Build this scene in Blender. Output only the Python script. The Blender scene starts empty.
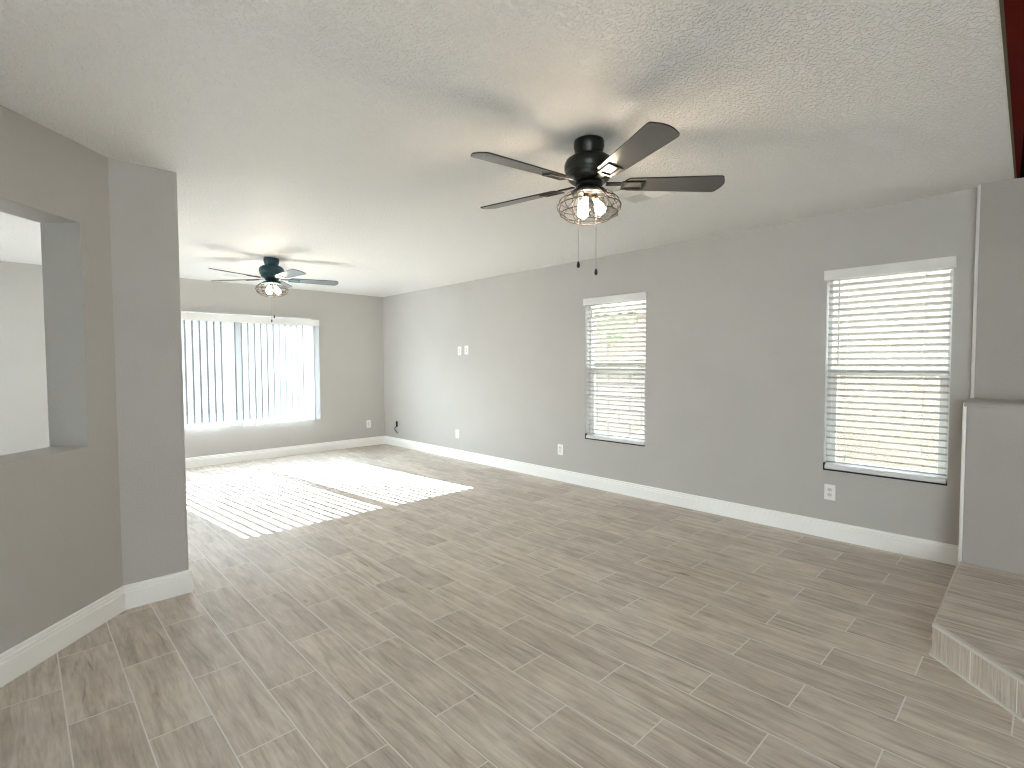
import bpy, bmesh, math, random
from mathutils import Vector, Matrix

random.seed(7)
PI = math.pi
SC = bpy.context.scene
COL = SC.collection

# ---------------------------------------------------------------- camera
F_PX, YAW, PITCH, ROLL, CAM_H = 516.384, 0.764762, 0.041298, -0.0043466, 1.3457
cy, sy, cp, sp = math.cos(YAW), math.sin(YAW), math.cos(PITCH), math.sin(PITCH)
fw = Vector((sy * cp, cy * cp, -sp)); rt = Vector((cy, -sy, 0)); up = rt.cross(fw)
cr, sr = math.cos(ROLL), math.sin(ROLL)
rt, up = cr * rt + sr * up, -sr * rt + cr * up
cam_data = bpy.data.cameras.new('camera')
cam = bpy.data.objects.new('camera', cam_data); COL.objects.link(cam)
m = Matrix((rt, up, -fw)).transposed().to_4x4(); m.translation = (0, 0, CAM_H)
cam.matrix_world = m
cam_data.sensor_width = 36; cam_data.lens = F_PX / 1024 * 36
cam_data.clip_start = 0.02; cam_data.clip_end = 300
SC.camera = cam

# ---------------------------------------------------------------- world, sun, exposure
world = bpy.data.worlds.new('sky'); SC.world = world; world.use_nodes = True
wn = world.node_tree; wn.nodes.clear()
tcw = wn.nodes.new('ShaderNodeTexCoord'); spw = wn.nodes.new('ShaderNodeSeparateXYZ'); wn.links.new(tcw.outputs['Generated'], spw.inputs[0])
rw = wn.nodes.new('ShaderNodeValToRGB'); rw.color_ramp.elements[0].position = 0.0; rw.color_ramp.elements[0].color = (0.84, 0.93, 1.0, 1)
rw.color_ramp.elements[1].position = 0.7; rw.color_ramp.elements[1].color = (0.72, 0.86, 1.0, 1)
wn.links.new(spw.outputs['Z'], rw.inputs['Fac'])
# hazy morning sky: a wide bright glow around the low sun, dimmer all round
dt = wn.nodes.new('ShaderNodeVectorMath'); dt.operation = 'DOT_PRODUCT'; wn.links.new(tcw.outputs['Generated'], dt.inputs[0])
dt.inputs[1].default_value = Vector((-0.112, 1.0, 0.56)).normalized()
mxw = wn.nodes.new('ShaderNodeMath'); mxw.operation = 'MAXIMUM'; wn.links.new(dt.outputs['Value'], mxw.inputs[0]); mxw.inputs[1].default_value = 0
pw = wn.nodes.new('ShaderNodeMath'); pw.operation = 'POWER'; wn.links.new(mxw.outputs[0], pw.inputs[0]); pw.inputs[1].default_value = 3
st = wn.nodes.new('ShaderNodeMath'); st.operation = 'MULTIPLY_ADD'; wn.links.new(pw.outputs[0], st.inputs[0]); st.inputs[1].default_value = 0.8; st.inputs[2].default_value = 0.95
bg = wn.nodes.new('ShaderNodeBackground'); wn.links.new(st.outputs[0], bg.inputs['Strength'])
wo = wn.nodes.new('ShaderNodeOutputWorld')
wn.links.new(rw.outputs[0], bg.inputs['Color']); wn.links.new(bg.outputs[0], wo.inputs['Surface'])

SUN_DIR = Vector((0.102, -1.0, -0.56)).normalized()
sun_d = bpy.data.lights.new('sun', 'SUN'); sun_d.energy = 5; sun_d.angle = math.radians(0.2)
sun_d.color = (0.84, 0.935, 1.0)
sun = bpy.data.objects.new('sun', sun_d); COL.objects.link(sun)
sun.rotation_euler = SUN_DIR.to_track_quat('-Z', 'Y').to_euler()

SC.view_settings.view_transform = 'Standard'; SC.view_settings.look = 'None'
SC.view_settings.gamma = 1; SC.view_settings.use_curve_mapping = False
SC.view_settings.exposure = 4.1
cyc = SC.cycles
cyc.max_bounces = 14; cyc.diffuse_bounces = 8; cyc.glossy_bounces = 4
cyc.transmission_bounces = 8; cyc.transparent_max_bounces = 16
cyc.caustics_reflective = False; cyc.caustics_refractive = False
cyc.pixel_filter_type = 'BLACKMAN_HARRIS'; cyc.filter_width = 1.2
cyc.use_denoising = True; cyc.sample_clamp_indirect = 20

# the openings that let the daylight in (portals only steer the sky's light, they give none)
def portal(name, loc, rot, sx, sz):
    d = bpy.data.lights.new(name, 'AREA'); d.shape = 'RECTANGLE'; d.size = sx; d.size_y = sz
    d.cycles.is_portal = True
    o = bpy.data.objects.new(name, d); COL.objects.link(o); o.location = loc; o.rotation_euler = rot
portal('sky_portal_left', (-2.74, 6.25, 1.07), (0, -PI / 2, 0), 2.1, 1.3)
portal('sky_portal_kitchen', (-2.74, -1.75, 1.07), (0, -PI / 2, 0), 2.1, 2.1)
portal('sky_portal_far', (2.01, 7.84, 1.26), (-PI / 2, 0, 0), 2.4, 1.5)
portal('sky_portal_side', (4.57, 3.1, 1.26), (0, PI / 2, 0), 1.5, 0.75)
portal('sky_portal_near', (4.57, 0.817, 1.26), (0, PI / 2, 0), 1.5, 0.75)

# ---------------------------------------------------------------- materials
def newmat(name):
    mt = bpy.data.materials.new(name); mt.use_nodes = True
    nt = mt.node_tree; nt.nodes.clear()
    return mt, nt
def N(nt, t, **kw):
    n = nt.nodes.new(t)
    for k, v in kw.items(): setattr(n, k, v)
    return n
def ramp(nt, stops):
    r = N(nt, 'ShaderNodeValToRGB'); e = r.color_ramp.elements
    while len(e) < len(stops): e.new(0.5)
    for el, (p, c) in zip(e, stops):
        el.position = p; el.color = (*c, 1) if len(c) == 3 else c
    return r
def g(v): return (v, v, v)

def paint(name, col, rough=0.6, bump=None, spec=0.3, metallic=0.0, vary=0.03, coat=0.0):
    """plain painted / plastic / metal surface: slight mottling and an optional noise bump (scale, strength, distance)"""
    mt, nt = newmat(name)
    out = N(nt, 'ShaderNodeOutputMaterial'); b = N(nt, 'ShaderNodeBsdfPrincipled')
    geo = N(nt, 'ShaderNodeTexCoord')
    ns = N(nt, 'ShaderNodeTexNoise'); ns.inputs['Scale'].default_value = 3.0; ns.inputs['Detail'].default_value = 3
    nt.links.new(geo.outputs['Object'], ns.inputs['Vector'])
    r = ramp(nt, [(0.3, tuple(c * (1 - vary) for c in col)), (0.7, tuple(min(1, c * (1 + vary)) for c in col))])
    nt.links.new(ns.outputs['Fac'], r.inputs['Fac']); nt.links.new(r.outputs['Color'], b.inputs['Base Color'])
    b.inputs['Roughness'].default_value = rough; b.inputs['Specular IOR Level'].default_value = spec
    b.inputs['Metallic'].default_value = metallic; b.inputs['Coat Weight'].default_value = coat
    if bump:
        n2 = N(nt, 'ShaderNodeTexNoise'); n2.inputs['Scale'].default_value = bump[0]; n2.inputs['Detail'].default_value = 2.5
        nt.links.new(geo.outputs['Object'], n2.inputs['Vector'])
        r2 = ramp(nt, [(0.42, g(0)), (0.62, g(1))])
        nt.links.new(n2.outputs['Fac'], r2.inputs['Fac'])
        bp = N(nt, 'ShaderNodeBump'); bp.inputs['Strength'].default_value = bump[1]; bp.inputs['Distance'].default_value = bump[2]
        nt.links.new(r2.outputs['Color'], bp.inputs['Height']); nt.links.new(bp.outputs['Normal'], b.inputs['Normal'])
    nt.links.new(b.outputs[0], out.inputs['Surface'])
    return mt

def wood_tile(name, along, off_u, off_v, brick_w, row_h, offset, swap_grain=False):
    """wood-look porcelain plank tile laid in running bond. along: which world axes run along / across the plank"""
    mt, nt = newmat(name); L = nt.links.new
    out = N(nt, 'ShaderNodeOutputMaterial'); b = N(nt, 'ShaderNodeBsdfPrincipled')
    geo = N(nt, 'ShaderNodeNewGeometry'); sep = N(nt, 'ShaderNodeSeparateXYZ'); L(geo.outputs['Position'], sep.inputs[0])
    def axis(expr, off):
        # expr: weights of X, Y, Z
        acc = None
        for w, s in zip(expr, ('X', 'Y', 'Z')):
            if w == 0: continue
            mlt = N(nt, 'ShaderNodeMath', operation='MULTIPLY'); mlt.inputs[1].default_value = w; L(sep.outputs[s], mlt.inputs[0])
            if acc is None: acc = mlt.outputs[0]
            else:
                ad = N(nt, 'ShaderNodeMath', operation='ADD'); L(acc, ad.inputs[0]); L(mlt.outputs[0], ad.inputs[1]); acc = ad.outputs[0]
        sb = N(nt, 'ShaderNodeMath', operation='SUBTRACT'); L(acc, sb.inputs[0]); sb.inputs[1].default_value = off
        return sb.outputs[0]
    u = axis(along[0], off_u); v = axis(along[1], off_v)
    cb = N(nt, 'ShaderNodeCombineXYZ'); L(u, cb.inputs[0]); L(v, cb.inputs[1])
    br = N(nt, 'ShaderNodeTexBrick'); br.offset = offset; br.offset_frequency = 2; br.squash = 1
    br.inputs['Color1'].default_value = (0, 0, 0, 1); br.inputs['Color2'].default_value = (1, 1, 1, 1); br.inputs['Mortar'].default_value = (.5, .5, .5, 1)
    br.inputs['Scale'].default_value = 1; br.inputs['Mortar Size'].default_value = 0.0026; br.inputs['Mortar Smooth'].default_value = 0.15
    br.inputs['Bias'].default_value = 0; br.inputs['Brick Width'].default_value = brick_w; br.inputs['Row Height'].default_value = row_h
    L(cb.outputs[0], br.inputs['Vector'])
    rnd = N(nt, 'ShaderNodeSeparateColor'); L(br.outputs['Color'], rnd.inputs[0])
    # grain coordinates, shifted per tile
    sc = N(nt, 'ShaderNodeVectorMath', operation='MULTIPLY'); L(cb.outputs[0], sc.inputs[0])
    sc.inputs[1].default_value = (70.0, 3.0, 1) if swap_grain else (1.5, 15.0, 1)
    sh = N(nt, 'ShaderNodeMath', operation='MULTIPLY'); L(rnd.outputs[0], sh.inputs[0]); sh.inputs[1].default_value = 37.0
    cz = N(nt, 'ShaderNodeCombineXYZ'); L(sh.outputs[0], cz.inputs[2]); L(sh.outputs[0], cz.inputs[0])
    ad = N(nt, 'ShaderNodeVectorMath', operation='ADD'); L(sc.outputs[0], ad.inputs[0]); L(cz.outputs[0], ad.inputs[1])
    n1 = N(nt, 'ShaderNodeTexNoise'); n1.inputs['Scale'].default_value = 1.6; n1.inputs['Detail'].default_value = 6
    n1.inputs['Roughness'].default_value = 0.62; n1.inputs['Distortion'].default_value = 0.9
    L(ad.outputs[0], n1.inputs['Vector'])
    n2 = N(nt, 'ShaderNodeTexNoise'); n2.inputs['Scale'].default_value = 7; n2.inputs['Detail'].default_value = 4; n2.inputs['Distortion'].default_value = 0.3
    L(ad.outputs[0], n2.inputs['Vector'])
    r1 = ramp(nt, [(0.25, (0.36, 0.29, 0.23)), (0.40, (0.53, 0.46, 0.395)), (0.55, (0.65, 0.575, 0.505)), (0.75, (0.75, 0.68, 0.615))])
    L(n1.outputs['Fac'], r1.inputs['Fac'])
    r2 = ramp(nt, [(0.35, g(0.90)), (0.6, g(1.03))]); L(n2.outputs['Fac'], r2.inputs['Fac'])
    mx = N(nt, 'ShaderNodeMix', data_type='RGBA', blend_type='MULTIPLY'); mx.inputs[0].default_value = 1
    L(r1.outputs['Color'], mx.inputs[6]); L(r2.outputs['Color'], mx.inputs[7])
    r3 = ramp(nt, [(0.0, (0.90, 0.895, 0.89)), (1.0, (1.07, 1.07, 1.07))]); L(rnd.outputs[0], r3.inputs['Fac'])
    mx2 = N(nt, 'ShaderNodeMix', data_type='RGBA', blend_type='MULTIPLY'); mx2.inputs[0].default_value = 1
    L(mx.outputs[2], mx2.inputs[6]); L(r3.outputs['Color'], mx2.inputs[7])
    n5 = N(nt, 'ShaderNodeTexNoise'); n5.inputs['Scale'].default_value = 5.5; n5.inputs['Detail'].default_value = 5; n5.inputs['Roughness'].default_value = 0.6
    ad5 = N(nt, 'ShaderNodeVectorMath', operation='ADD'); L(cb.outputs[0], ad5.inputs[0]); L(cz.outputs[0], ad5.inputs[1]); L(ad5.outputs[0], n5.inputs['Vector'])
    r5 = ramp(nt, [(0.30, g(0.90)), (0.62, g(1.06))]); L(n5.outputs['Fac'], r5.inputs['Fac'])
    mx5 = N(nt, 'ShaderNodeMix', data_type='RGBA', blend_type='MULTIPLY'); mx5.inputs[0].default_value = 1
    L(mx2.outputs[2], mx5.inputs[6]); L(r5.outputs['Color'], mx5.inputs[7]); mx2 = mx5
    # a few ochre knots
    n3 = N(nt, 'ShaderNodeTexNoise'); n3.inputs['Scale'].default_value = 1.1; n3.inputs['Detail'].default_value = 2; n3.inputs['Distortion'].default_value = 1.5
    L(ad.outputs[0], n3.inputs['Vector'])
    r4 = ramp(nt, [(0.70, g(0)), (0.80, g(0.75))]); L(n3.outputs['Fac'], r4.inputs['Fac'])
    mx3 = N(nt, 'ShaderNodeMix', data_type='RGBA'); L(r4.outputs['Color'], mx3.inputs[0]); L(mx2.outputs[2], mx3.inputs[6])
    mx3.inputs[7].default_value = (0.23, 0.165, 0.09, 1)
    mx4 = N(nt, 'ShaderNodeMix', data_type='RGBA'); L(br.outputs['Fac'], mx4.inputs[0]); L(mx3.outputs[2], mx4.inputs[6])
    mx4.inputs[7].default_value = (0.80, 0.77, 0.73, 1)
    L(mx4.outputs[2], b.inputs['Base Color'])
    rr = ramp(nt, [(0.3, g(0.40)), (0.7, g(0.54))]); L(n1.outputs['Fac'], rr.inputs['Fac']); L(rr.outputs['Color'], b.inputs['Roughness'])
    b.inputs['Specular IOR Level'].default_value = 0.32
    inv = N(nt, 'ShaderNodeMath', operation='SUBTRACT'); inv.inputs[0].default_value = 1; L(br.outputs['Fac'], inv.inputs[1])
    hm = N(nt, 'ShaderNodeMath', operation='MULTIPLY_ADD'); L(n2.outputs['Fac'], hm.inputs[0]); hm.inputs[1].default_value = 0.35; L(inv.outputs[0], hm.inputs[2])
    bp = N(nt, 'ShaderNodeBump'); bp.inputs['Strength'].default_value = 0.5; bp.inputs['Distance'].default_value = 0.0025
    L(hm.outputs[0], bp.inputs['Height']); L(bp.outputs['Normal'], b.inputs['Normal'])
    L(b.outputs[0], out.inputs['Surface'])
    return mt

def knockdown(name, col):
    """sprayed orange-peel ceiling"""
    mt, nt = newmat(name); L = nt.links.new
    out = N(nt, 'ShaderNodeOutputMaterial'); b = N(nt, 'ShaderNodeBsdfPrincipled')
    tc = N(nt, 'ShaderNodeNewGeometry')
    n1 = N(nt, 'ShaderNodeTexNoise'); n1.inputs['Scale'].default_value = 78; n1.inputs['Detail'].default_value = 2; n1.inputs['Distortion'].default_value = 0.4
    L(tc.outputs['Position'], n1.inputs['Vector'])
    r = ramp(nt, [(0.44, g(0)), (0.60, g(1))]); L(n1.outputs['Fac'], r.inputs['Fac'])
    bp = N(nt, 'ShaderNodeBump'); bp.inputs['Strength'].default_value = 0.8; bp.inputs['Distance'].default_value = 0.0075
    L(r.outputs['Color'], bp.inputs['Height']); L(bp.outputs['Normal'], b.inputs['Normal'])
    b.inputs['Base Color'].default_value = (*col, 1); b.inputs['Roughness'].default_value = 0.5; b.inputs['Specular IOR Level'].default_value = 0.35
    L(b.outputs[0], out.inputs['Surface'])
    return mt

def translucent(name, col, mix):
    mt, nt = newmat(name); L = nt.links.new
    out = N(nt, 'ShaderNodeOutputMaterial'); d = N(nt, 'ShaderNodeBsdfDiffuse'); t = N(nt, 'ShaderNodeBsdfTranslucent'); s = N(nt, 'ShaderNodeMixShader')
    tc = N(nt, 'ShaderNodeTexCoord'); ns = N(nt, 'ShaderNodeTexNoise'); ns.inputs['Scale'].default_value = 40
    L(tc.outputs['Object'], ns.inputs['Vector'])
    r = ramp(nt, [(0.3, tuple(c * .97 for c in col)), (0.7, col)]); L(ns.outputs['Fac'], r.inputs['Fac'])
    L(r.outputs['Color'], d.inputs['Color']); L(r.outputs['Color'], t.inputs['Color'])
    s.inputs[0].default_value = mix; L(d.outputs[0], s.inputs[1]); L(t.outputs[0], s.inputs[2]); L(s.outputs[0], out.inputs['Surface'])
    return mt

def pane_mat(name):
    mt, nt = newmat(name); L = nt.links.new
    out = N(nt, 'ShaderNodeOutputMaterial'); t = N(nt, 'ShaderNodeBsdfTransparent'); gl = N(nt, 'ShaderNodeBsdfGlossy'); s = N(nt, 'ShaderNodeMixShader')
    t.inputs['Color'].default_value = (0.94, 0.96, 0.95, 1); gl.inputs['Roughness'].default_value = 0.02
    s.inputs[0].default_value = 0.05
    L(t.outputs[0], s.inputs[1]); L(gl.outputs[0], s.inputs[2]); L(s.outputs[0], out.inputs['Surface'])
    return mt

def emit(name, col, strength):
    mt, nt = newmat(name); out = N(nt, 'ShaderNodeOutputMaterial'); e = N(nt, 'ShaderNodeEmission')
    e.inputs['Color'].default_value = (*col, 1); e.inputs['Strength'].default_value = strength
    nt.links.new(e.outputs[0], out.inputs['Surface'])
    return mt

def block_mat(name, c1, c2, mortar, w, h):
    mt, nt = newmat(name); L = nt.links.new
    out = N(nt, 'ShaderNodeOutputMaterial'); b = N(nt, 'ShaderNodeBsdfPrincipled')
    geo = N(nt, 'ShaderNodeNewGeometry'); sep = N(nt, 'ShaderNodeSeparateXYZ'); L(geo.outputs['Position'], sep.inputs[0])
    cb = N(nt, 'ShaderNodeCombineXYZ'); L(sep.outputs['Y'], cb.inputs[0]); L(sep.outputs['Z'], cb.inputs[1])
    br = N(nt, 'ShaderNodeTexBrick'); br.inputs['Scale'].default_value = 1; br.inputs['Mortar Size'].default_value = 0.012
    br.inputs['Brick Width'].default_value = w; br.inputs['Row Height'].default_value = h
    br.inputs['Color1'].default_value = (*c1, 1); br.inputs['Color2'].default_value = (*c2, 1); br.inputs['Mortar'].default_value = (*mortar, 1)
    L(cb.outputs[0], br.inputs['Vector']); L(br.outputs['Color'], b.inputs['Base Color']); b.inputs['Roughness'].default_value = 0.9
    L(b.outputs[0], out.inputs['Surface'])
    return mt

WALL_C = (0.50, 0.482, 0.46)
M = {}
M['wall'] = paint('greige_wall_paint', WALL_C, 0.55, (90, 0.25, 0.002), 0.3, vary=0.015)
M['taupe'] = paint('taupe_wall_paint', (0.42, 0.39, 0.36), 0.55, (90, 0.25, 0.002), 0.3, vary=0.015)
M['ceiling'] = knockdown('white_sprayed_ceiling', (0.90, 0.88, 0.86))
M['floor'] = wood_tile('wood_look_floor_tile', ((0, 1, 0), (1, 0, 0)), 0.366, 0.096, 0.6105, 0.2032, 0.5)
M['hearth_top'] = wood_tile('wood_look_hearth_tile', ((0, 1, 0), (1, 0, 0)), -0.30, 0.35 - 0.016, 1.22, 0.2032, 0.0)
K = 0.70711
M['riser'] = wood_tile('wood_look_riser_tile', ((K, K, 0), (0, 0, 1)), 2.356 - 0.203, -0.02, 0.205, 0.5, 0.0, True)
M['trim'] = paint('white_trim_paint', (0.94, 0.93, 0.91), 0.35, None, 0.45, vary=0.01)
M['grout'] = paint('pale_grout', (0.72, 0.69, 0.65), 0.8, (200, 0.3, 0.001))
M['edge_metal'] = paint('pale_edge_strip', (0.66, 0.63, 0.59), 0.4, None, 0.5)
M['vinyl'] = paint('white_vinyl_frame', (0.78, 0.78, 0.76), 0.35, None, 0.4)
M['slat'] = translucent('white_faux_wood_slat', (0.56, 0.525, 0.48), 0.02)
M['vane'] = translucent('white_vinyl_vane', (0.56, 0.565, 0.57), 0.10)
M['rail'] = paint('white_blind_rail', (0.80, 0.79, 0.775), 0.4, None, 0.4)
M['cord'] = paint('white_cord', (0.72, 0.71, 0.69), 0.8)
M['gap_shade_blade_edge'] = paint('black_gap_shade_blade_edge', (0.012, 0.012, 0.012), 0.7)  # black for the painted sill shadow gap; also colours the fan blade edges
M['plate'] = paint('white_plastic_plate', (0.86, 0.855, 0.84), 0.3, None, 0.5, vary=0.005)
M['socket'] = paint('off_white_socket', (0.70, 0.69, 0.67), 0.35, None, 0.5)
M['slot'] = paint('dark_slot', (0.03, 0.03, 0.03), 0.6)
M['steel'] = paint('steel_screw', (0.6, 0.6, 0.6), 0.3, None, 0.5, 1.0)
M['box_dark'] = paint('dark_box_plastic', (0.03, 0.032, 0.035), 0.7)
M['cable'] = paint('black_cable', (0.02, 0.02, 0.022), 0.5)
M['glass'] = pane_mat('window_glass')
M['fan_black'] = paint('matte_black_metal', (0.008, 0.009, 0.007), 0.35, None, 0.4)
M['fan_blade'] = paint('satin_black_blade', (0.085, 0.082, 0.075), 0.22, None, 0.8)
M['fan_haze'] = paint('haze_tinted_black_metal', (0.016, 0.062, 0.085), 0.45, None, 0.5)  # bluish haze and flare put into the far fan's black metal
M['fan_blade_haze'] = paint('haze_tinted_satin_blade', (0.13, 0.155, 0.175), 0.35, None, 0.6)  # far blades, with the same haze lightening and bluing the colour
M['cage'] = paint('dark_bronze_wire', (0.022, 0.015, 0.012), 0.5, None, 0.4, 0.2)
M['bulb'] = emit('warm_lit_bulb', (1.0, 0.82, 0.60), 7.5)
M['brass'] = paint('antique_brass_socket', (0.20, 0.13, 0.07), 0.35, None, 0.5, 0.9)
M['chain'] = paint('nickel_chain', (0.35, 0.34, 0.33), 0.4, None, 0.5, 0.8)
M['vent'] = paint('white_register', (0.78, 0.77, 0.75), 0.4)
M['vent_dark'] = paint('grey_duct_lining', (0.10, 0.10, 0.098), 0.8)
M['red_wood'] = paint('red_stained_wood', (0.085, 0.003, 0.001), 0.7, (30, 0.2, 0.002), 0.05, vary=0.15)
M['dark_wood'] = paint('nearly_black_wood', (0.002, 0.001, 0.001), 0.8, (30, 0.2, 0.002), 0.02, vary=0.15)
M['olive_wood'] = paint('olive_brown_edge', (0.10, 0.085, 0.045), 0.6)
M['asphalt'] = paint('dark_asphalt', (0.07, 0.07, 0.072), 0.95, (90, 0.8, 0.02), vary=0.15)
M['added_house_tan'] = paint('added_house_tan_stucco', (0.075, 0.068, 0.064), 0.95, (60, 0.9, 0.01), 0.1)
M['yard'] = paint('brown_gravel', (0.16, 0.14, 0.12), 0.95, (90, 0.8, 0.02), vary=0.15)
M['stucco'] = paint('cream_stucco', (0.40, 0.32, 0.24), 0.95, (60, 0.9, 0.01), 0.1)
M['stucco_pink'] = paint('pinkish_stucco', (0.30, 0.20, 0.155), 0.95, (60, 0.9, 0.01), 0.1)
M['blocks'] = block_mat('cream_block', (0.20, 0.16, 0.125), (0.175, 0.145, 0.115), (0.075, 0.06, 0.05), 0.40, 0.20)
M['roof'] = paint('clay_roof', (0.20, 0.13, 0.095), 0.9, (20, 0.6, 0.02))
M['gravel'] = paint('pale_concrete', (0.66, 0.63, 0.60), 0.95, (90, 0.8, 0.02), vary=0.15)
M['leaf'] = paint('dusty_green_leaf', (0.09, 0.12, 0.055), 0.8, vary=0.3)
M['bark'] = paint('grey_brown_bark', (0.20, 0.15, 0.11), 0.9, (25, 0.8, 0.02))
M['kitchen_back'] = M['wall']

# ---------------------------------------------------------------- mesh helpers
def obj(name, bm, mat, parent=None, smooth=False, loc=None, recalc=True):
    if recalc: bmesh.ops.recalc_face_normals(bm, faces=bm.faces)
    me = bpy.data.meshes.new(name); bm.to_mesh(me); bm.free()
    for mm in (mat if isinstance(mat, (list, tuple)) else [mat]): me.materials.append(mm)
    if smooth:
        for p in me.polygons: p.use_smooth = True
    o = bpy.data.objects.new(name, me); COL.objects.link(o)
    if parent is not None: o.parent = parent
    if loc is not None: o.location = loc
    return o
def empty(name, loc, label, cat, group=None, rot=0):
    o = bpy.data.objects.new(name, None); COL.objects.link(o); o.location = loc; o.rotation_euler = (0, 0, rot)
    o.empty_display_size = 0.05
    o['label'] = label; o['category'] = cat
    if group: o['group'] = group
    return o
def struct(o, label=None):
    o['kind'] = 'structure'
    if label: o['label'] = label
    return o
def box(bm, a, b, bevel=0.0, mat=0, seg=1):
    vs = [bm.verts.new((x, y, z)) for x in (a[0], b[0]) for y in (a[1], b[1]) for z in (a[2], b[2])]
    idx = [(0, 1, 3, 2), (4, 6, 7, 5), (0, 4, 5, 1), (2, 3, 7, 6), (0, 2, 6, 4), (1, 5, 7, 3)]
    fs = [bm.faces.new([vs[i] for i in f]) for f in idx]
    for f in fs: f.material_index = mat
    if bevel:
        es = list({e for f in fs for e in f.edges})
        bmesh.ops.bevel(bm, geom=es, offset=bevel, segments=seg, affect='EDGES', profile=0.5)
    return vs
def prism(bm, pts, z0, z1, mat=0):
    lo = [bm.verts.new((x, y, z0)) for x, y in pts]; hi = [bm.verts.new((x, y, z1)) for x, y in pts]
    n = len(pts)
    fs = [bm.faces.new(lo[::-1]), bm.faces.new(hi)]
    for i in range(n): fs.append(bm.faces.new((lo[i], lo[(i + 1) % n], hi[(i + 1) % n], hi[i])))
    for f in fs: f.material_index = mat
    return fs
def arc(cx, cyy, r, a0, a1, n=6):
    return [(cx + r * math.cos(a0 + (a1 - a0) * i / n), cyy + r * math.sin(a0 + (a1 - a0) * i / n)) for i in range(n + 1)]
def lathe(bm, prof, seg=32, cx=0, cyy=0, cap=True):
    rings = []
    for r, z in prof:
        rings.append([bm.verts.new((cx + r * math.cos(2 * PI * k / seg), cyy + r * math.sin(2 * PI * k / seg), z)) for k in range(seg)])
    for a, b in zip(rings, rings[1:]):
        for k in range(seg): bm.faces.new((a[k], a[(k + 1) % seg], b[(k + 1) % seg], b[k]))
    if cap:
        bm.faces.new(rings[0][::-1]); bm.faces.new(rings[-1])
def tube(bm, pts, r, n=8, closed=False):
    pts = [Vector(p) for p in pts]; m_ = len(pts); rings = []
    prev = None
    for i, p in enumerate(pts):
        a = pts[(i - 1) % m_] if (closed or i > 0) else p
        b = pts[(i + 1) % m_] if (closed or i < m_ - 1) else p
        t = (b - a).normalized()
        if prev is None:
            ref = Vector((0, 0, 1)) if abs(t.z) < 0.9 else Vector((1, 0, 0))
            s = t.cross(ref).normalized()
        else:
            s = (prev - t * prev.dot(t)).normalized()
        prev = s; q = t.cross(s)
        rr = r[i] if isinstance(r, (list, tuple)) else r
        rings.append([bm.verts.new(p + rr * (math.cos(2 * PI * k / n) * s + math.sin(2 * PI * k / n) * q)) for k in range(n)])
    for i in range(m_ if closed else m_ - 1):
        a, b = rings[i], rings[(i + 1) % m_]
        for k in range(n): bm.faces.new((a[k], a[(k + 1) % n], b[(k + 1) % n], b[k]))
    if not closed:
        bm.faces.new(rings[0][::-1]); bm.faces.new(rings[-1])
def wall_holes(bm, O, U, Nn, length, height, thick, holes):
    """slab with rectangular through-holes. O corner, U unit along, Nn unit thickness direction, holes (u0,u1,z0,z1)"""
    O, U, Nn = Vector(O), Vector(U), Vector(Nn)
    us = sorted({0, length, *[h[0] for h in holes], *[h[1] for h in holes]})
    zs = sorted({0, height, *[h[2] for h in holes], *[h[3] for h in holes]})
    def solid(i, j):
        if i < 0 or j < 0 or i >= len(us) - 1 or j >= len(zs) - 1: return False
        uc, zc = (us[i] + us[i + 1]) / 2, (zs[j] + zs[j + 1]) / 2
        return not any(h[0] < uc < h[1] and h[2] < zc < h[3] for h in holes)
    cache = {}
    def v(i, j, k):
        if (i, j, k) not in cache: cache[(i, j, k)] = bm.verts.new(O + U * us[i] + Nn * (thick * k) + Vector((0, 0, zs[j])))
        return cache[(i, j, k)]
    for i in range(len(us) - 1):
        for j in range(len(zs) - 1):
            if not solid(i, j): continue
            bm.faces.new((v(i, j, 0), v(i + 1, j, 0), v(i + 1, j + 1, 0), v(i, j + 1, 0)))
            bm.faces.new((v(i, j, 1), v(i, j + 1, 1), v(i + 1, j + 1, 1), v(i + 1, j, 1)))
            if not solid(i - 1, j): bm.faces.new((v(i, j, 0), v(i, j + 1, 0), v(i, j + 1, 1), v(i, j, 1)))
            if not solid(i + 1, j): bm.faces.new((v(i + 1, j, 0), v(i + 1, j, 1), v(i + 1, j + 1, 1), v(i + 1, j + 1, 0)))
            if not solid(i, j - 1): bm.faces.new((v(i, j, 0), v(i, j, 1), v(i + 1, j, 1), v(i + 1, j, 0)))
            if not solid(i, j + 1): bm.faces.new((v(i, j + 1, 0), v(i + 1, j + 1, 0), v(i + 1, j + 1, 1), v(i, j + 1, 1)))
def sweep(bm, path, prof):
    """mitred sweep of a (offset, z) profile along a floor path; offset goes to the left of the direction of travel"""
    P = [Vector((x, y)) for x, y in path]; rings = []
    for i, p in enumerate(P):
        d0 = (p - P[i - 1]).normalized() if i else None
        d1 = (P[i + 1] - p).normalized() if i < len(P) - 1 else None
        ns = [Vector((-d.y, d.x)) for d in (d0, d1) if d is not None]
        nn = ns[0] if len(ns) == 1 else (ns[0] + ns[1]) / (1 + ns[0].dot(ns[1]))
        rings.append([bm.verts.new((p.x + nn.x * o, p.y + nn.y * o, z)) for o, z in prof])
    k = len(prof)
    for a, b in zip(rings, rings[1:]):
        for i in range(k): bm.faces.new((a[i], a[(i + 1) % k], b[(i + 1) % k], b[i]))
    bm.faces.new(rings[0][::-1]); bm.faces.new(rings[-1])

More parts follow.
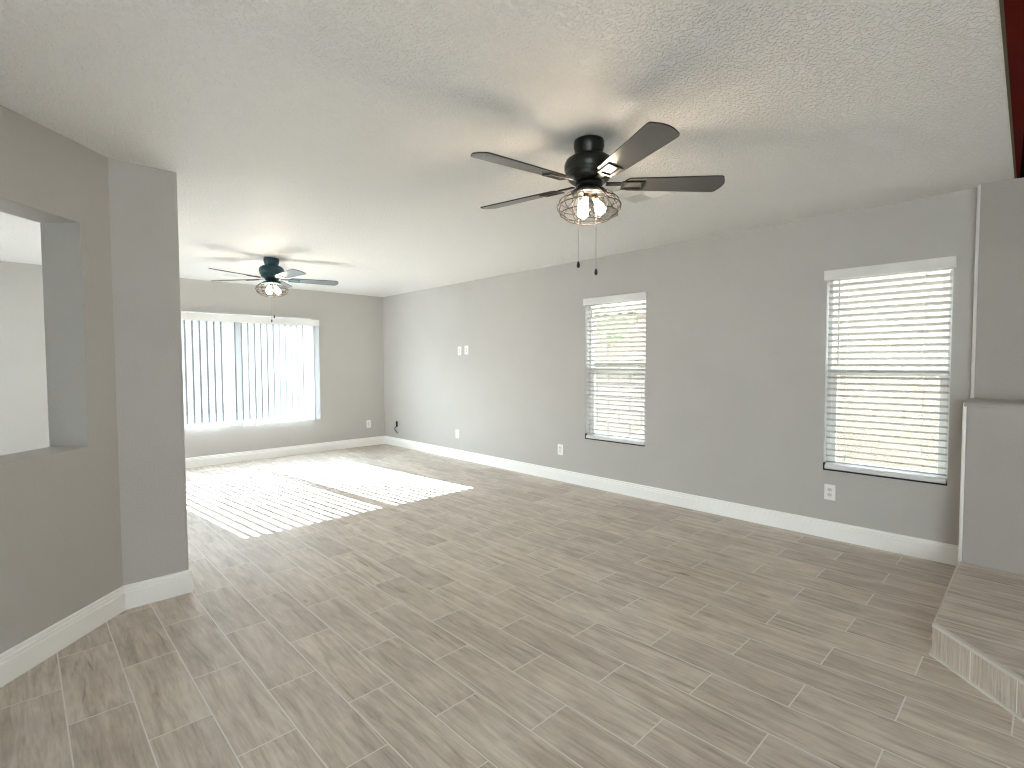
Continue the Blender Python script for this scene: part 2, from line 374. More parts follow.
# ---------------------------------------------------------------- room shell
H, XR, YF, XL, YB = 2.44, 4.425, 7.695, -2.6, -3.2
T = 0.15
bm = bmesh.new(); box(bm, (XL - T, YB - T, -0.1), (XR + T, YF + T, 0)); struct(obj('floor', bm, M['floor']))
bm = bmesh.new(); box(bm, (XL - T, YB - T, H), (XR + T, YF + T, H + 0.12)); struct(obj('ceiling', bm, M['ceiling']))
WZ0, WZ1 = 0.52, 2.02
SIDE = (2.732, 3.470); NEAR = (0.452, 1.182)
bm = bmesh.new()
y0 = YB - T
wall_holes(bm, (XR, y0, 0), (0, 1, 0), (1, 0, 0), YF + T - y0, H, T,
           [(SIDE[0] - y0, SIDE[1] - y0, WZ0, WZ1), (NEAR[0] - y0, NEAR[1] - y0, WZ0, WZ1), (7.285 - y0, 7.345 - y0, 0.315, 0.405)])
struct(obj('wall_right', bm, M['wall']))
FX0, FX1 = 0.82, 3.24
bm = bmesh.new()
wall_holes(bm, (XL, YF, 0), (1, 0, 0), (0, 1, 0), XR - XL, H, T, [(FX0 - XL, FX1 - XL, WZ0, WZ1)])
struct(obj('wall_far', bm, M['wall']))
bm = bmesh.new(); wall_holes(bm, (XL, y0, 0), (0, 1, 0), (-1, 0, 0), YF + T - y0, H, T, [(5.6 - y0, 6.9 - y0, 0.0, 2.12), (-2.8 - y0, -0.7 - y0, 0.0, 2.15)])
struct(obj('wall_left', bm, M['wall']))
bm = bmesh.new(); wall_holes(bm, (XL, YB, 0), (1, 0, 0), (0, -1, 0), XR - XL, H, T, [])
struct(obj('wall_back', bm, M['wall']))

# freestanding partition on the left: a diagonal wall with a pass-through and a short end facing the room
BEND = Vector((0.385, 3.49)); PT = 0.2
dl = 4.19
o2 = BEND - Vector((K, K)) * dl
bm = bmesh.new()
wall_holes(bm, (o2.x, o2.y, 0), (K, K, 0), (-K, K, 0), dl, H, PT, [(dl - 1.75, dl - 0.19, 0.93, 2.05)])
R_ = 0.016
end_pts = [(BEND.x, BEND.y)] + arc(0.700 - R_, BEND.y + R_, R_, -PI / 2, 0) + arc(0.700 - R_, BEND.y + PT - R_, R_, 0, PI / 2) + [(0.302, BEND.y + PT), (BEND.x - K * PT, BEND.y + K * PT)]
prism(bm, end_pts, 0, H)
struct(obj('wall_partition', bm, M['wall']))

# fireplace projection on the right: deep lower body with a rounded ledge, shallow upper body
bm = bmesh.new()
FY, FB = 0.350, -1.9
r = 0.03
prism(bm, [(XR, FY)] + arc(4.030 + r, FY - r, r, PI / 2, PI) + [(4.030, FB), (XR, FB)], 0, 1.075)
# rounded ledge
prof = [(0.030, 1.075), (0.0, 1.0749)]
led = []
for i in range(7):
    a = PI - (PI / 2) * i / 6
    led.append((4.030 + r + r * math.cos(a), 1.076 + r * math.sin(a)))
led += [(4.365, 1.108), (XR, 1.108), (XR, 1.0745)]
lo = [bm.verts.new((x, FY - 0.004, z)) for x, z in led]; hi = [bm.verts.new((x, FB, z)) for x, z in led]
bm.faces.new(lo); bm.faces.new(hi[::-1])
for i in range(len(led)): bm.faces.new((lo[i], lo[(i + 1) % len(led)], hi[(i + 1) % len(led)], hi[i]))
r = 0.026
prism(bm, [(XR, FY - 0.006)] + arc(4.362 + r, FY - 0.006 - r, r, PI / 2, PI) + [(4.362, FB), (XR, FB)], 1.10, H)
struct(obj('wall_fireplace', bm, M['taupe']))

# pale rounded corner bead down the fireplace's far edges
bm = bmesh.new()
tube(bm, [(4.372, 0.336, H), (4.372, 0.336, 1.118), (4.350, 0.338, 1.108)], 0.0105, 10)
tube(bm, [(4.056, 0.341, 1.096), (4.041, 0.342, 1.078), (4.041, 0.342, 0.0)], 0.0105, 10)
struct(obj('trim_2', bm, M['trim'], smooth=True))

# baseboards
BP = [(0, 0), (0.014, 0), (0.014, 0.092), (0.0105, 0.096), (0.0105, 0.109), (0.0065, 0.113), (0.0065, 0.127), (0.002, 0.133), (0, 0.133)]
bm = bmesh.new(); sweep(bm, [(XR, FY), (XR, YF)], BP); struct(obj('baseboard_right', bm, M['trim']))
bm = bmesh.new(); sweep(bm, [(XR - 0.0, YF), (XL, YF)], BP); struct(obj('baseboard_far', bm, M['trim']))
bm = bmesh.new(); sweep(bm, [(0.302, 3.69), (0.700, 3.69), (0.700, 3.49), (BEND.x, BEND.y), (o2.x, o2.y)][::-1], [(-o, z) for o, z in BP])
struct(obj('baseboard_partition', bm, M['trim']))
bm = bmesh.new(); sweep(bm, [(XL, YF), (XL, 6.9)], BP); sweep(bm, [(XL, 5.6), (XL, -0.7)], BP); sweep(bm, [(XL, -2.8), (XL, YB)], BP); struct(obj('baseboard_left', bm, M['trim']))

# dark wooden band on the ceiling just ahead of the camera
def band(name, e0, e1, w0, w1, drop, mat):
    (xa, ya), (xb, yb) = e0, e1
    bm = bmesh.new(); prism(bm, [(xa, ya), (xb, yb), (xb, yb - w1), (xa, ya - w0)], H - drop, H + 0.01)
    return obj(name, bm, mat)
xa, ya, xb, yb = XL, 0.046, 4.362, 0.179
tr = struct(band('trim_1', (xa, ya), (xb, yb), 0.010, 0.010, 0.004, M['olive_wood']))
rd = band('red_board', (xa, ya - 0.010), (xb, yb - 0.010), 0.20, 0.012, 0.005, M['red_wood']); rd.parent = tr
dk = band('dark_board', (xa, ya - 0.21), (xb, yb - 0.022), 0.20, 0.36, 0.006, M['dark_wood']); dk.parent = tr

# ---------------------------------------------------------------- hearth
he = empty('raised_hearth', (3.3, -0.5, 0), 'low raised hearth of wood-look tile with a clipped corner, beside the right wall', 'hearth')
def hp(pts): return [(x - 3.3, y + 0.5) for x, y in pts]
HZ = 0.145
out_ = [(2.987, 0.342), (4.029, 0.350), (4.029, -1.9), (2.45, -1.9), (2.45, -0.195)]
def inset(pts, d, e=None): # only for the visible edges: simple push towards the centroid side
    e = d if e is None else e   # d: front edges, e: the edge along the wall side
    return [(2.987 + d * 1.414 - e, 0.342 - e), (4.029, 0.350 - e), (4.029, -1.9), (2.45 + d, -1.9), (2.45 + d, -0.195 - d * 0.41)]
bm = bmesh.new(); prism(bm, hp(inset(out_, 0.020, 0.007)), HZ - 0.014, HZ); obj('top_tile', bm, M['hearth_top'], he)
bm = bmesh.new(); prism(bm, hp(inset(out_, 0.001)), 0.006, HZ - 0.014); obj('riser_tile', bm, M['riser'], he)
bm = bmesh.new()
po = hp(out_); pi = hp(inset(out_, 0.0202, 0.0072))
for a in (0, 3, 4):
    b = (a + 1) % 5
    prism(bm, [po[a], po[b], pi[b], pi[a]], HZ - 0.0139, HZ + 0.0008)
obj('edge_strip', bm, M['edge_metal'], he)
bm = bmesh.new(); prism(bm, hp([(2.978, 0.350), (4.029, 0.358), (4.029, -1.9), (2.440, -1.9), (2.440, -0.188)]), 0.0, 0.007); obj('grout_line', bm, M['grout'], he)

# ---------------------------------------------------------------- windows
def window_side(name, ya, yb):
    """single-hung vinyl window in the right wall"""
    x0, x1 = XR + 0.075, XR + 0.125
    bm = bmesh.new(); f = 0.028
    box(bm, (x0, ya, WZ0), (x1, ya + f, WZ1), 0.003); box(bm, (x0, yb - f, WZ0), (x1, yb, WZ1), 0.003)
    box(bm, (x0, ya + f, WZ0), (x1, yb - f, WZ0 + f), 0.003); box(bm, (x0, ya + f, WZ1 - f), (x1, yb - f, WZ1), 0.003)
    w = struct(obj(name, bm, M['vinyl']))
    bm = bmesh.new(); s = 0.034; zm = 1.258
    xa_, xb_ = x0 + 0.004, x0 + 0.030
    yy0, yy1 = ya + f, yb - f
    box(bm, (xa_, yy0, WZ0 + f), (xb_, yy0 + s, zm), 0.002); box(bm, (xa_, yy1 - s, WZ0 + f), (xb_, yy1, zm), 0.002)
    box(bm, (xa_, yy0 + s, WZ0 + f), (xb_, yy1 - s, WZ0 + f + s), 0.002); box(bm, (xa_ - 0.006, yy0, zm - 0.02), (xb_ + 0.01, yy1, zm + 0.03), 0.002)
    obj('lower_sash', bm, M['vinyl'], w)
    bm = bmesh.new(); box(bm, (xa_ + 0.012, yy0 + s, WZ0 + f + s), (xa_ + 0.016, yy1 - s, zm - 0.02)); obj('lower_pane', bm, M['glass'], w)
    bm = bmesh.new(); box(bm, (x0 + 0.034, yy0, zm + 0.03), (x0 + 0.038, yy1, WZ1 - f)); obj('upper_pane', bm, M['glass'], w)
    bm = bmesh.new(); box(bm, (XR - 0.002, ya, WZ0 - 0.002), (XR + 0.07, yb, WZ0 + 0.004)); box(bm, (XR - 0.002, yb - 0.005, WZ0 + 0.004), (XR + 0.03, yb + 0.0, WZ0 + 0.055)); obj('sill_gap_shade', bm, M['gap_shade_blade_edge'], w)  # black strips painted in for the shadow gap under and beside the blind
    return w
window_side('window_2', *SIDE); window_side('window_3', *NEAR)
# far slider
bm = bmesh.new(); f = 0.05; ya_, yb_ = YF + 0.07, YF + 0.13
box(bm, (FX0, ya_, WZ0), (FX0 + f, yb_, WZ1), 0.003); box(bm, (FX1 - 0.08, ya_, WZ0), (FX1, yb_, WZ1), 0.003)
box(bm, (FX0 + f, ya_, WZ0), (FX1 - f, yb_, WZ0 + f - 0.02), 0.003); box(bm, (FX0 + f, ya_, WZ1 - f + 0.02), (FX1 - f, yb_, WZ1), 0.003)
w1 = struct(obj('window_1', bm, M['vinyl']))
bm = bmesh.new(); box(bm, (2.06, ya_ + 0.005, WZ0 + f - 0.02), (2.16, yb_ - 0.005, WZ1 - f + 0.02), 0.003); obj('mullion', bm, M['vinyl'], w1)
for a, b in ((FX0 + f, 2.06), (2.16, FX1 - 0.08)):
    bm = bmesh.new(); box(bm, (a, ya_ + 0.028, WZ0 + f - 0.02), (b, ya_ + 0.032, WZ1 - f + 0.02)); obj('pane', bm, M['glass'], w1)
# glass doors added to the unseen left wall for light: past partition, kitchen side
for nm, ya0, yb0, z0, z1, cuts in (('added_door_1', 5.6, 6.9, 0.0, 2.12, 1), ('added_door_2', -2.8, -0.7, 0.0, 2.15, 2)):
    bm = bmesh.new(); xa0, xb0 = XL - 0.12, XL - 0.06; f = 0.06
    ys = [ya0 + (yb0 - f - ya0) * i / cuts for i in range(cuts + 1)]
    for y in ys: box(bm, (xa0, y, z0), (xb0, y + f, z1), 0.003)
    for p, q in zip(ys, ys[1:]):
        for z in (z0, z1 - f): box(bm, (xa0, p + f, z), (xb0, q, z + f), 0.003)
    dd = struct(obj(nm, bm, M['vinyl']))
    for p, q in zip(ys, ys[1:]):
        bm = bmesh.new(); box(bm, (xa0 + 0.028, p + f, z0 + f), (xa0 + 0.032, q, z1 - f)); obj('pane', bm, M['glass'], dd)

# ---------------------------------------------------------------- horizontal blinds on the two side windows
def side_blind(ya, yb, label):
    w = yb - ya; cyy = (ya + yb) / 2
    root = empty('horizontal_blind', (XR, cyy, WZ1), label, 'window blind', 'slatted blinds on the right wall')
    # valance on the wall face, a little wider than the opening
    bm = bmesh.new(); box(bm, (-0.022, -w / 2 - 0.014, -0.068), (-0.006, w / 2 + 0.014, 0.004), 0.002)
    box(bm, (-0.006, -w / 2 - 0.014, -0.068), (-0.001, -w / 2 - 0.005, 0.004)); box(bm, (-0.006, w / 2 + 0.005, -0.068), (-0.001, w / 2 + 0.014, 0.004))
    obj('valance', bm, M['rail'], root)
    bm = bmesh.new(); box(bm, (0.004, -w / 2 + 0.006, -0.05), (0.055, w / 2 - 0.006, -0.004), 0.002); obj('headrail', bm, M['rail'], root)
    n = 31; z_top, z_bot = -0.062, WZ0 - WZ1 + 0.062
    # one slat: shallow crown, 50 mm deep, outer edge lower
    bm = bmesh.new(); hw = w / 2 - 0.009; tl = math.radians(19)
    rows = []
    for i in range(5):
        s = -0.025 + 0.05 * i / 4; crown = 0.0016 * (1 - (s / 0.025) ** 2)
        x = s * math.cos(tl) + crown * math.sin(tl); z = -s * math.sin(tl) + crown * math.cos(tl)
        rows.append((x, z))
    loop = [(x, z + 0.0013) for x, z in rows] + [(x, z - 0.0013) for x, z in rows[::-1]]
    A = [bm.verts.new((x, -hw, z)) for x, z in loop]; B = [bm.verts.new((x, hw, z)) for x, z in loop]
    bm.faces.new(A); bm.faces.new(B[::-1])
    for i in range(len(loop)): bm.faces.new((A[i], A[(i + 1) % len(loop)], B[(i + 1) % len(loop)], B[i]))
    first = obj('slat', bm, M['slat'], root)
    for i in range(n):
        o = first if i == 0 else first.copy()
        if i: COL.objects.link(o); o.parent = root
        o.location = (0.030, 0, z_top + (z_bot - z_top) * i / (n - 1))
    bm = bmesh.new(); box(bm, (0.003, -w / 2 + 0.008, WZ0 - WZ1 + 0.008), (0.057, w / 2 - 0.007, WZ0 - WZ1 + 0.040), 0.003); obj('bottom_rail', bm, M['rail'], root)
    for yy in (-w / 2 + 0.14, w / 2 - 0.14):
        for xx in (0.0045, 0.0555):
            bm = bmesh.new(); tube(bm, [(xx, yy, -0.05), (xx, yy, WZ0 - WZ1 + 0.04)], 0.0013, 6); obj('ladder_cord', bm, M['cord'], root)
    bm = bmesh.new(); tube(bm, [(-0.004, w / 2 - 0.085, -0.08), (-0.005, w / 2 - 0.085, -0.70)], 0.0045, 8); obj('tilt_wand', bm, M['cord'], root)
    return root
side_blind(*SIDE, 'narrower-looking white slatted blind in the middle of the right wall')
side_blind(*NEAR, 'wider-looking white slatted blind on the right wall, right beside the fireplace')

# ---------------------------------------------------------------- vertical blind on the far window
vb = empty('vertical_blind', (2.01, YF, 1.993), 'wide white vertical-vane blind glowing over the far window', 'window blind')
bx0, bx1 = 0.74 - 2.01, 3.295 - 2.01
bm = bmesh.new(); box(bm, (bx0, -0.100, -0.088), (bx1, -0.090, 0.004), 0.002)
box(bm, (bx0, -0.090, -0.088), (bx0 + 0.008, -0.001, 0.004)); box(bm, (bx1 - 0.008, -0.090, -0.088), (bx1, -0.001, 0.004))
obj('valance', bm, M['rail'], vb)
bm = bmesh.new(); box(bm, (bx0 + 0.02, -0.075, -0.045), (bx1 - 0.02, -0.035, -0.010), 0.002); obj('headrail', bm, M['rail'], vb)
VANE_A = math.radians(-35)
bm = bmesh.new(); zt, zb = -0.050, -1.490
pts = []
for i in range(7):
    s = -0.039 + 0.078 * i / 6; bow = 0.005 * (1 - (s / 0.039) ** 2)
    pts.append((s, bow))
ring = [(bow + 0.0004, s) for s, bow in pts] + [(bow - 0.0004, s) for s, bow in pts[::-1]]
prism(bm, ring, zb, zt)
v0 = obj('vane', bm, M['vane'], vb, smooth=False)
nv = 31
for i in range(nv):
    o = v0 if i == 0 else v0.copy()
    if i: COL.objects.link(o); o.parent = vb
    o.location = (bx0 + 0.030 + (bx1 - bx0 - 0.055) * i / (nv - 1), -0.055, 0)
    o.rotation_euler = (0, 0, -(VANE_A + math.radians(-2.5 + 2.5 * i / (nv - 1))))
# ---------------------------------------------------------------- wall plates
PW, PH = 0.076, 0.120
def plate(name, loc, facing, label, cat, kind, group=None):
    """built facing -Y (towards the room from the far wall), turned for the right wall"""
    root = empty(name, loc, label, cat, group, rot=0 if facing == 'far' else -PI / 2)
    bm = bmesh.new(); box(bm, (-PW / 2, -0.006, -PH / 2), (PW / 2, -0.0003, PH / 2), 0.0025, seg=2); obj('cover_plate', bm, M['plate'], root)
    if kind == 'duplex':
        for z in (-0.0195, 0.0195):
            bm = bmesh.new()
            ptsx = arc(0, 0, 0.0172, math.radians(-42), math.radians(42), 6) + arc(0, 0, 0.0172, math.radians(138), math.radians(222), 6)
            A = [bm.verts.new((x, -0.0078, z + y)) for x, y in ptsx]; B = [bm.verts.new((x, -0.0055, z + y)) for x, y in ptsx]
            bm.faces.new(A); bm.faces.new(B[::-1])
            for i in range(len(A)): bm.faces.new((A[i], A[(i + 1) % len(A)], B[(i + 1) % len(A)], B[i]))
            so = obj('receptacle', bm, M['socket'], root)
            for x, h in ((-0.0065, 0.0045), (0.0065, 0.0038)):
                bm = bmesh.new(); box(bm, (x - 0.0011, -0.0082, z + 0.003 - h), (x + 0.0011, -0.0076, z + 0.003 + h)); obj('slot', bm, M['slot'], so)
            bm = bmesh.new(); lathe(bm, [(0.0024, -0.0003), (0.0024, 0.0003)], 10)
            bmesh.ops.rotate(bm, verts=bm.verts, cent=(0, 0, 0), matrix=Matrix.Rotation(PI / 2, 3, 'X')); bmesh.ops.translate(bm, verts=bm.verts, vec=(0, -0.0079, z - 0.0085))
            obj('ground_hole', bm, M['slot'], so)
        sz = [0]
    else:
        bm = bmesh.new(); box(bm, (-0.0168, -0.0078, -0.0335), (0.0168, -0.0055, 0.0335), 0.001); ins = obj('insert', bm, M['plate'], root)
        for z in (-0.016, 0.016):
            bm = bmesh.new(); box(bm, (-0.008, -0.0083, z - 0.006), (0.008, -0.0077, z + 0.006)); obj('jack', bm, M['slot'], ins)
        sz = [-0.048, 0.048]
    for z in sz:
        bm = bmesh.new(); lathe(bm, [(0.003, -0.0005), (0.003, 0.0005)], 10)
        bmesh.ops.rotate(bm, verts=bm.verts, cent=(0, 0, 0), matrix=Matrix.Rotation(PI / 2, 3, 'X')); bmesh.ops.translate(bm, verts=bm.verts, vec=(0, -0.0064, z))
        obj('screw', bm, M['steel'], root)
GO = 'white wall plates'
plate('wall_outlet', (XR, 1.132, 0.354), 'right', 'white duplex outlet low on the right wall, just under the blind beside the fireplace', 'outlet', 'duplex', GO)
plate('wall_outlet', (XR, 3.822, 0.359), 'right', 'white duplex outlet low on the right wall, just left of the narrow blind', 'outlet', 'duplex', GO)
plate('wall_outlet', (XR, 5.717, 0.353), 'right', 'white duplex outlet low on the right wall, below the pair of high wall plates', 'outlet', 'duplex', GO)
plate('wall_outlet', (XR, 5.650, 1.512), 'right', 'white duplex outlet high on the right wall, left one of a side-by-side pair', 'outlet', 'duplex', GO)
plate('media_plate', (XR, 5.500, 1.520), 'right', 'white media wall plate with jacks, right one of the high pair on the right wall', 'wall plate', 'jack', GO)
plate('wall_outlet', (4.128, YF, 0.354), 'far', 'white duplex outlet on the far wall between the vertical blind and the corner', 'outlet', 'duplex', GO)

# open cable box with a loose wire in the right wall by the far corner
jb = empty('cable_box', (XR, 7.315, 0.36), 'open dark cable box by the far corner, loose black wire hanging out', 'cable box')
bm = bmesh.new()
box(bm, (0.058, -0.0295, -0.0445), (0.062, 0.0295, 0.0445))
for s in (-1, 1):
    box(bm, (0.001, s * 0.0295 - 0.0015 * (s + 1) , -0.0445), (0.058, s * 0.0295 + 0.0015 * (1 - s), 0.0445))
    box(bm, (0.001, -0.0265, s * 0.0445 - 0.0015 * (s + 1)), (0.058, 0.0265, s * 0.0445 + 0.0015 * (1 - s)))
obj('box', bm, M['box_dark'], jb)
bm = bmesh.new(); tube(bm, [(0.05, 0.0, -0.02), (0.01, 0.004, -0.034), (-0.010, 0.008, -0.043), (-0.020, 0.022, -0.062), (-0.018, 0.034, -0.078), (-0.024, 0.02, -0.092), (-0.030, -0.03, -0.115), (-0.026, -0.065, -0.142)], 0.0065, 8)
obj('cable', bm, M['cable'], jb, smooth=True)

# ---------------------------------------------------------------- ceiling registers
def register(loc, label, vent_group):
    root = empty('ceiling_vent', loc, label, 'vent', vent_group)
    S = 0.155; fr = 0.018
    bm = bmesh.new()
    box(bm, (-S, -S, -0.008), (S, -S + fr, -0.0004), 0.002); box(bm, (-S, S - fr, -0.008), (S, S, -0.0004), 0.002)
    box(bm, (-S, -S + fr, -0.008), (-S + fr, S - fr, -0.0004), 0.002); box(bm, (S - fr, -S + fr, -0.008), (S, S - fr, -0.0004), 0.002)
    box(bm, (-0.008, -S + fr, -0.007), (0.008, S - fr, -0.0004)); box(bm, (-S + fr, -0.008, -0.007), (-0.008, 0.008, -0.0004)); box(bm, (0.008, -0.008, -0.007), (S - fr, 0.008, -0.0004))
    obj('frame', bm, M['vent'], root)
    bm = bmesh.new(); box(bm, (-S + 0.003, -S + 0.003, -0.0016), (S - 0.003, S - 0.003, -0.0006)); obj('backing', bm, M['vent_dark'], root)
    for qx in (-1, 1):
        for qy in (-1, 1):
            bm = bmesh.new(); a, b = 0.008, S - fr
            along_x = (qx * qy > 0); tilt = 0.010 * qx
            for k in range(6):
                t = a + (b - a) * (k + 0.5) / 6
                if along_x:
                    x0_, x1_ = sorted((qx * a, qx * b)); yy = qy * t
                    vs = [bm.verts.new(c) for c in ((x0_, yy - 0.0055, -0.0020), (x1_, yy - 0.0055, -0.0020), (x1_, yy + 0.0055, -0.0100), (x0_, yy + 0.0055, -0.0100))]
                    ws = [bm.verts.new(v.co + Vector((0, 0, -0.0008))) for v in vs]
                else:
                    y0_, y1_ = sorted((qy * a, qy * b)); xx = qx * t
                    vs = [bm.verts.new(c) for c in ((xx - 0.0055, y0_, -0.0020), (xx - 0.0055, y1_, -0.0020), (xx + 0.0055, y1_, -0.0100), (xx + 0.0055, y0_, -0.0100))]
                    ws = [bm.verts.new(v.co + Vector((0, 0, -0.0008))) for v in vs]
                bm.faces.new(vs); bm.faces.new(ws[::-1])
                for i in range(4): bm.faces.new((vs[i], vs[(i + 1) % 4], ws[(i + 1) % 4], ws[i]))
            obj('louvre', bm, M['vent'], root)
    return root
register((2.945, 1.855, H), 'white square four-way ceiling vent partly behind the near black fan', 'ceiling vents')
register((2.02, 6.93, H), 'white square ceiling vent behind the far fan, near the far window', 'ceiling vents')

# ---------------------------------------------------------------- ceiling fans
def blade_bm():
    bm = bmesh.new()
    r0, r1 = 0.175, 0.662; w0, w1 = 0.054, 0.071; c = 0.022
    side = [(r0 + 0.018, w0 - 0.002), (r0 + 0.05, w0), (r0 + 0.25, w0 + 0.009), (r1 - c - 0.03, w1)]
    tip = arc(r1 - c - 0.010, w1 - c, c, PI / 2, math.radians(18), 6)
    nose = [(r1 + 0.006 - 0.018 * (y / 0.055) ** 2, y) for y in (0.044, 0.036, 0.027, 0.018, 0.009, 0.0)]
    up_ = [(r0, w0 - 0.022)] + side + tip + nose
    lo_ = [(x, -y) for x, y in up_[::-1]][1:]
    for f in prism(bm, up_ + lo_, -0.003, 0.003)[2:]: f.material_index = 1
    return bm
def iron_bm():
    bm = bmesh.new()
    box(bm, (0.085, -0.014, -0.002), (0.175, 0.014, 0.006), 0.002)
    # open bracket under the blade root
    for s in (-1, 1): box(bm, (0.172, s * 0.030 - 0.007, -0.0095), (0.262, s * 0.030 + 0.007, -0.0032), 0.0015)
    box(bm, (0.160, -0.037, -0.0095), (0.174, 0.037, -0.0032), 0.0015); box(bm, (0.258, -0.037, -0.0095), (0.272, 0.037, -0.0032), 0.0015)
    return bm
def make_fan(loc, start, mats, label, pitch=-12, chain_turn=0):
    metal, bladem = mats
    root = empty('ceiling_fan', loc, label, 'ceiling fan', 'caged-light ceiling fans')
    bm = bmesh.new(); lathe(bm, [(0.072, -0.0003), (0.075, -0.010), (0.075, -0.034), (0.071, -0.042), (0.071, -0.050), (0.066, -0.060), (0.066, -0.076), (0.064, -0.078)], 40); obj('canopy', bm, metal, root, smooth=True)
    bm = bmesh.new(); lathe(bm, [(0.064, -0.078), (0.092, -0.082), (0.112, -0.096), (0.121, -0.116), (0.121, -0.142), (0.112, -0.149), (0.115, -0.153), (0.115, -0.166), (0.105, -0.171), (0.107, -0.176), (0.100, -0.190), (0.084, -0.202), (0.072, -0.206)], 48)
    obj('motor_housing', bm, metal, root, smooth=True)
    bm = bmesh.new(); lathe(bm, [(0.070, -0.2062), (0.066, -0.224), (0.050, -0.232), (0.046, -0.238)], 40); obj('switch_housing', bm, metal, root, smooth=True)
    bm = bmesh.new(); lathe(bm, [(0.046, -0.2382), (0.082, -0.244), (0.088, -0.254), (0.080, -0.262), (0.030, -0.266)], 40); obj('light_plate', bm, metal, root, smooth=True)
    b0 = i0 = None
    for k in range(5):
        if b0 is None: b = b0 = obj('blade', blade_bm(), [bladem, M['gap_shade_blade_edge']], root); i_ = i0 = obj('blade_iron', iron_bm(), metal, b0)
        else:
            b = b0.copy(); i_ = i0.copy(); COL.objects.link(b); COL.objects.link(i_); b.parent = root; i_.parent = b
        b.location = (0, 0, -0.212)
        b.rotation_euler = (Matrix.Rotation(math.radians(start + 72 * k), 3, 'Z') @ Matrix.Rotation(math.radians(pitch), 3, 'X')).to_euler()
    # wire cage
    zc = -0.322
    prof = [(0.086, -0.250), (0.118, -0.268), (0.145, -0.292), (0.157, -0.318), (0.152, -0.342), (0.128, -0.366), (0.098, -0.384), (0.070, -0.392)]
    bm = bmesh.new()
    def ringp(r, z): return [(r * math.cos(2 * PI * i / 40), r * math.sin(2 * PI * i / 40), z) for i in range(40)]
    for r, z in (prof[0], (0.145, -0.292), prof[3], (0.142, -0.355), prof[-1]): tube(bm, ringp(r, z), 0.0023, 6, True)
    for k in range(9):
        for tw in (-1, 1):
            p3 = [(r * math.cos(2 * PI * k / 9 + tw * 0.42 * j / 7), r * math.sin(2 * PI * k / 9 + tw * 0.42 * j / 7), z) for j, (r, z) in enumerate(prof)]
            tube(bm, p3, 0.0019, 6)
    obj('cage', bm, M['cage'], root, smooth=True)
    for k in range(3):
        a = math.radians(start + 40 + 120 * k); dx, dy = math.cos(a), math.sin(a)
        bm = bmesh.new(); tube(bm, [(0.022 * dx, 0.022 * dy, -0.262), (0.034 * dx, 0.034 * dy, -0.288)], 0.014, 14)
        sk = obj('bulb_socket', bm, M['brass'], root, smooth=True)
        bm = bmesh.new()
        lathe(bm, [(0.011, 0.0), (0.013, 0.012), (0.022, 0.034), (0.026, 0.052), (0.023, 0.068), (0.013, 0.079), (0.003, 0.082)], 18)
        d = Vector((0.012 * dx, 0.012 * dy, -0.026)).normalized()
        bmesh.ops.transform(bm, matrix=Matrix.Translation((0.034 * dx, 0.034 * dy, -0.288)) @ d.to_track_quat('Z', 'Y').to_matrix().to_4x4(), verts=bm.verts)
        obj('bulb', bm, M['bulb'], sk, smooth=True)
    # two pull chains side by side as seen across the room
    for (px, py, zl) in ((-0.038, 0.036, -0.592), (0.026, -0.025, -0.628)):
        ct, sn = math.cos(math.radians(chain_turn)), math.sin(math.radians(chain_turn)); px, py = px * ct - py * sn, px * sn + py * ct
        bm = bmesh.new(); tube(bm, [(px, py, -0.255), (px, py, zl)], 0.0014, 6)
        ch = obj('pull_chain', bm, M['chain'], root)
        bm = bmesh.new(); lathe(bm, [(0.002, zl + 0.002), (0.006, zl - 0.004), (0.0085, zl - 0.016), (0.0075, zl - 0.026), (0.003, zl - 0.031)], 12, px, py)
        obj('pull_knob', bm, metal, ch, smooth=True)
    return root
make_fan((2.081, 1.611, H), 28, (M['fan_black'], M['fan_blade']), 'black five-blade ceiling fan with a lit wire-cage light, the large near one')
make_fan((1.953, 5.646, H), 57, (M['fan_haze'], M['fan_blade_haze']), 'small-looking black ceiling fan, blue haze put into its colour, in front of the vertical blind at the far end', chain_turn=132)

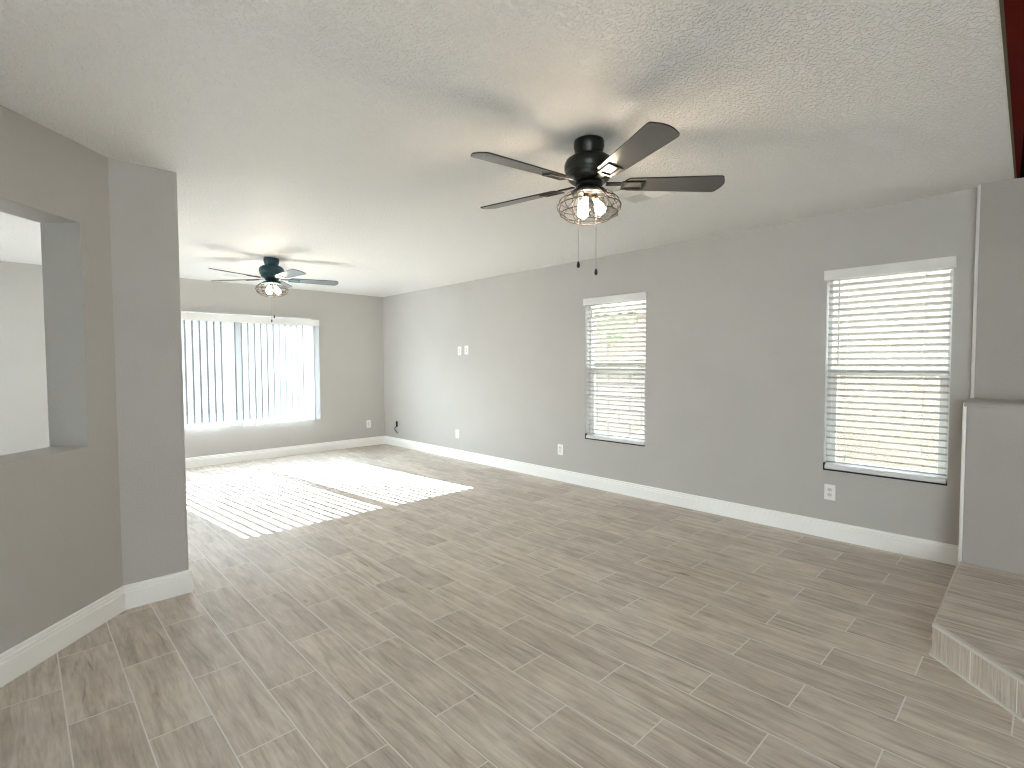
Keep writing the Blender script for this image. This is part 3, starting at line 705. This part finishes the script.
# ---------------------------------------------------------------- outdoors, glimpsed through the blinds
bm = bmesh.new(); box(bm, (-30, -30, -0.35), (40, 40, -0.12)); struct(obj('ground', bm, M['gravel']))
bm = bmesh.new(); box(bm, (XR + T, -4, -0.12), (17, 14, -0.10)); struct(obj('side_yard_ground', bm, M['yard']))
bm = bmesh.new(); box(bm, (-29, YF + T, -0.12), (39, 39, -0.105)); struct(obj('street_ground', bm, M['asphalt']))
bm = bmesh.new(); box(bm, (6.7, 3.0, -0.12), (6.9, 14.0, 1.32)); box(bm, (6.66, 3.0, 1.32), (6.94, 14.0, 1.40), 0.01)
o = obj('block_wall', bm, M['blocks']); o['label'] = 'cream block garden wall seen low through the narrow slatted blind'; o['category'] = 'garden wall'
def house(name, x0, x1, ya, yb, h, mat, label, turn=0.0):
    root = empty(name, ((x0 + x1) / 2, (ya + yb) / 2, -0.12), label, 'house', rot=math.radians(turn))
    hx, hy = (x1 - x0) / 2, (yb - ya) / 2
    bm = bmesh.new(); box(bm, (-hx, -hy, 0), (hx, hy, h)); obj('house_wall', bm, mat, root)
    bm = bmesh.new(); e = 0.4
    a = [bm.verts.new(c) for c in ((-hx - e, -hy - e, h), (hx + e, -hy - e, h), (hx + e, hy + e, h), (-hx - e, hy + e, h))]
    r0_ = bm.verts.new((0, -hy * 0.4, h + 1.5)); r1_ = bm.verts.new((0, hy * 0.4, h + 1.5))
    bm.faces.new(a[::-1]); bm.faces.new((a[0], a[1], r0_)); bm.faces.new((a[1], a[2], r1_, r0_)); bm.faces.new((a[2], a[3], r1_)); bm.faces.new((a[3], a[0], r0_, r1_))
    obj('house_roof', bm, M['roof'], root)
    return root
house('neighbour_or_added_house', 7.9, 15.0, -7.0, 2.9, 3.2, M['stucco'], 'cream stucco house filling the view behind the blind beside the fireplace', 9)
house('neighbour_or_added_house', 17.5, 26.0, 11.6, 16.0, 3.4, M['stucco_pink'], 'pinkish stucco house seen high through the narrow slatted blind')
house('neighbour_or_added_house', -10.0, 14.0, 17.0, 25.0, 3.6, M['added_house_tan'], 'added house across the street blocking low sky glare, behind the vertical blind')  # added to keep low sky glare off the floor stripes
tr_ = empty('desert_tree', (13.0, 9.3, -0.12), 'dusty green tree seen through the narrow slatted blind', 'tree')
bm = bmesh.new(); tube(bm, [(0, 0, 0), (0.05, 0.03, 1.2), (0.0, 0.1, 2.4)], [0.14, 0.11, 0.07], 10); obj('trunk', bm, M['bark'], tr_, smooth=True)
bm = bmesh.new()
for i in range(900):
    a = random.uniform(0, 2 * PI); rr = 0.95 * random.random() ** 0.5; z = random.uniform(-0.8, 0.9)
    if rr * rr / 0.9 + z * z / 0.85 > 1: continue
    c = Vector((rr * math.cos(a), rr * math.sin(a) + 0.1, 2.7 + z)); u_ = Vector((random.gauss(0, 1), random.gauss(0, 1), random.gauss(0, 1))).normalized()
    w_ = u_.orthogonal().normalized()
    vs = [bm.verts.new(c + u_ * 0.10), bm.verts.new(c + w_ * 0.035), bm.verts.new(c - u_ * 0.10), bm.verts.new(c - w_ * 0.035)]
    bm.faces.new(vs)
obj('foliage', bm, M['leaf'], tr_, recalc=False)
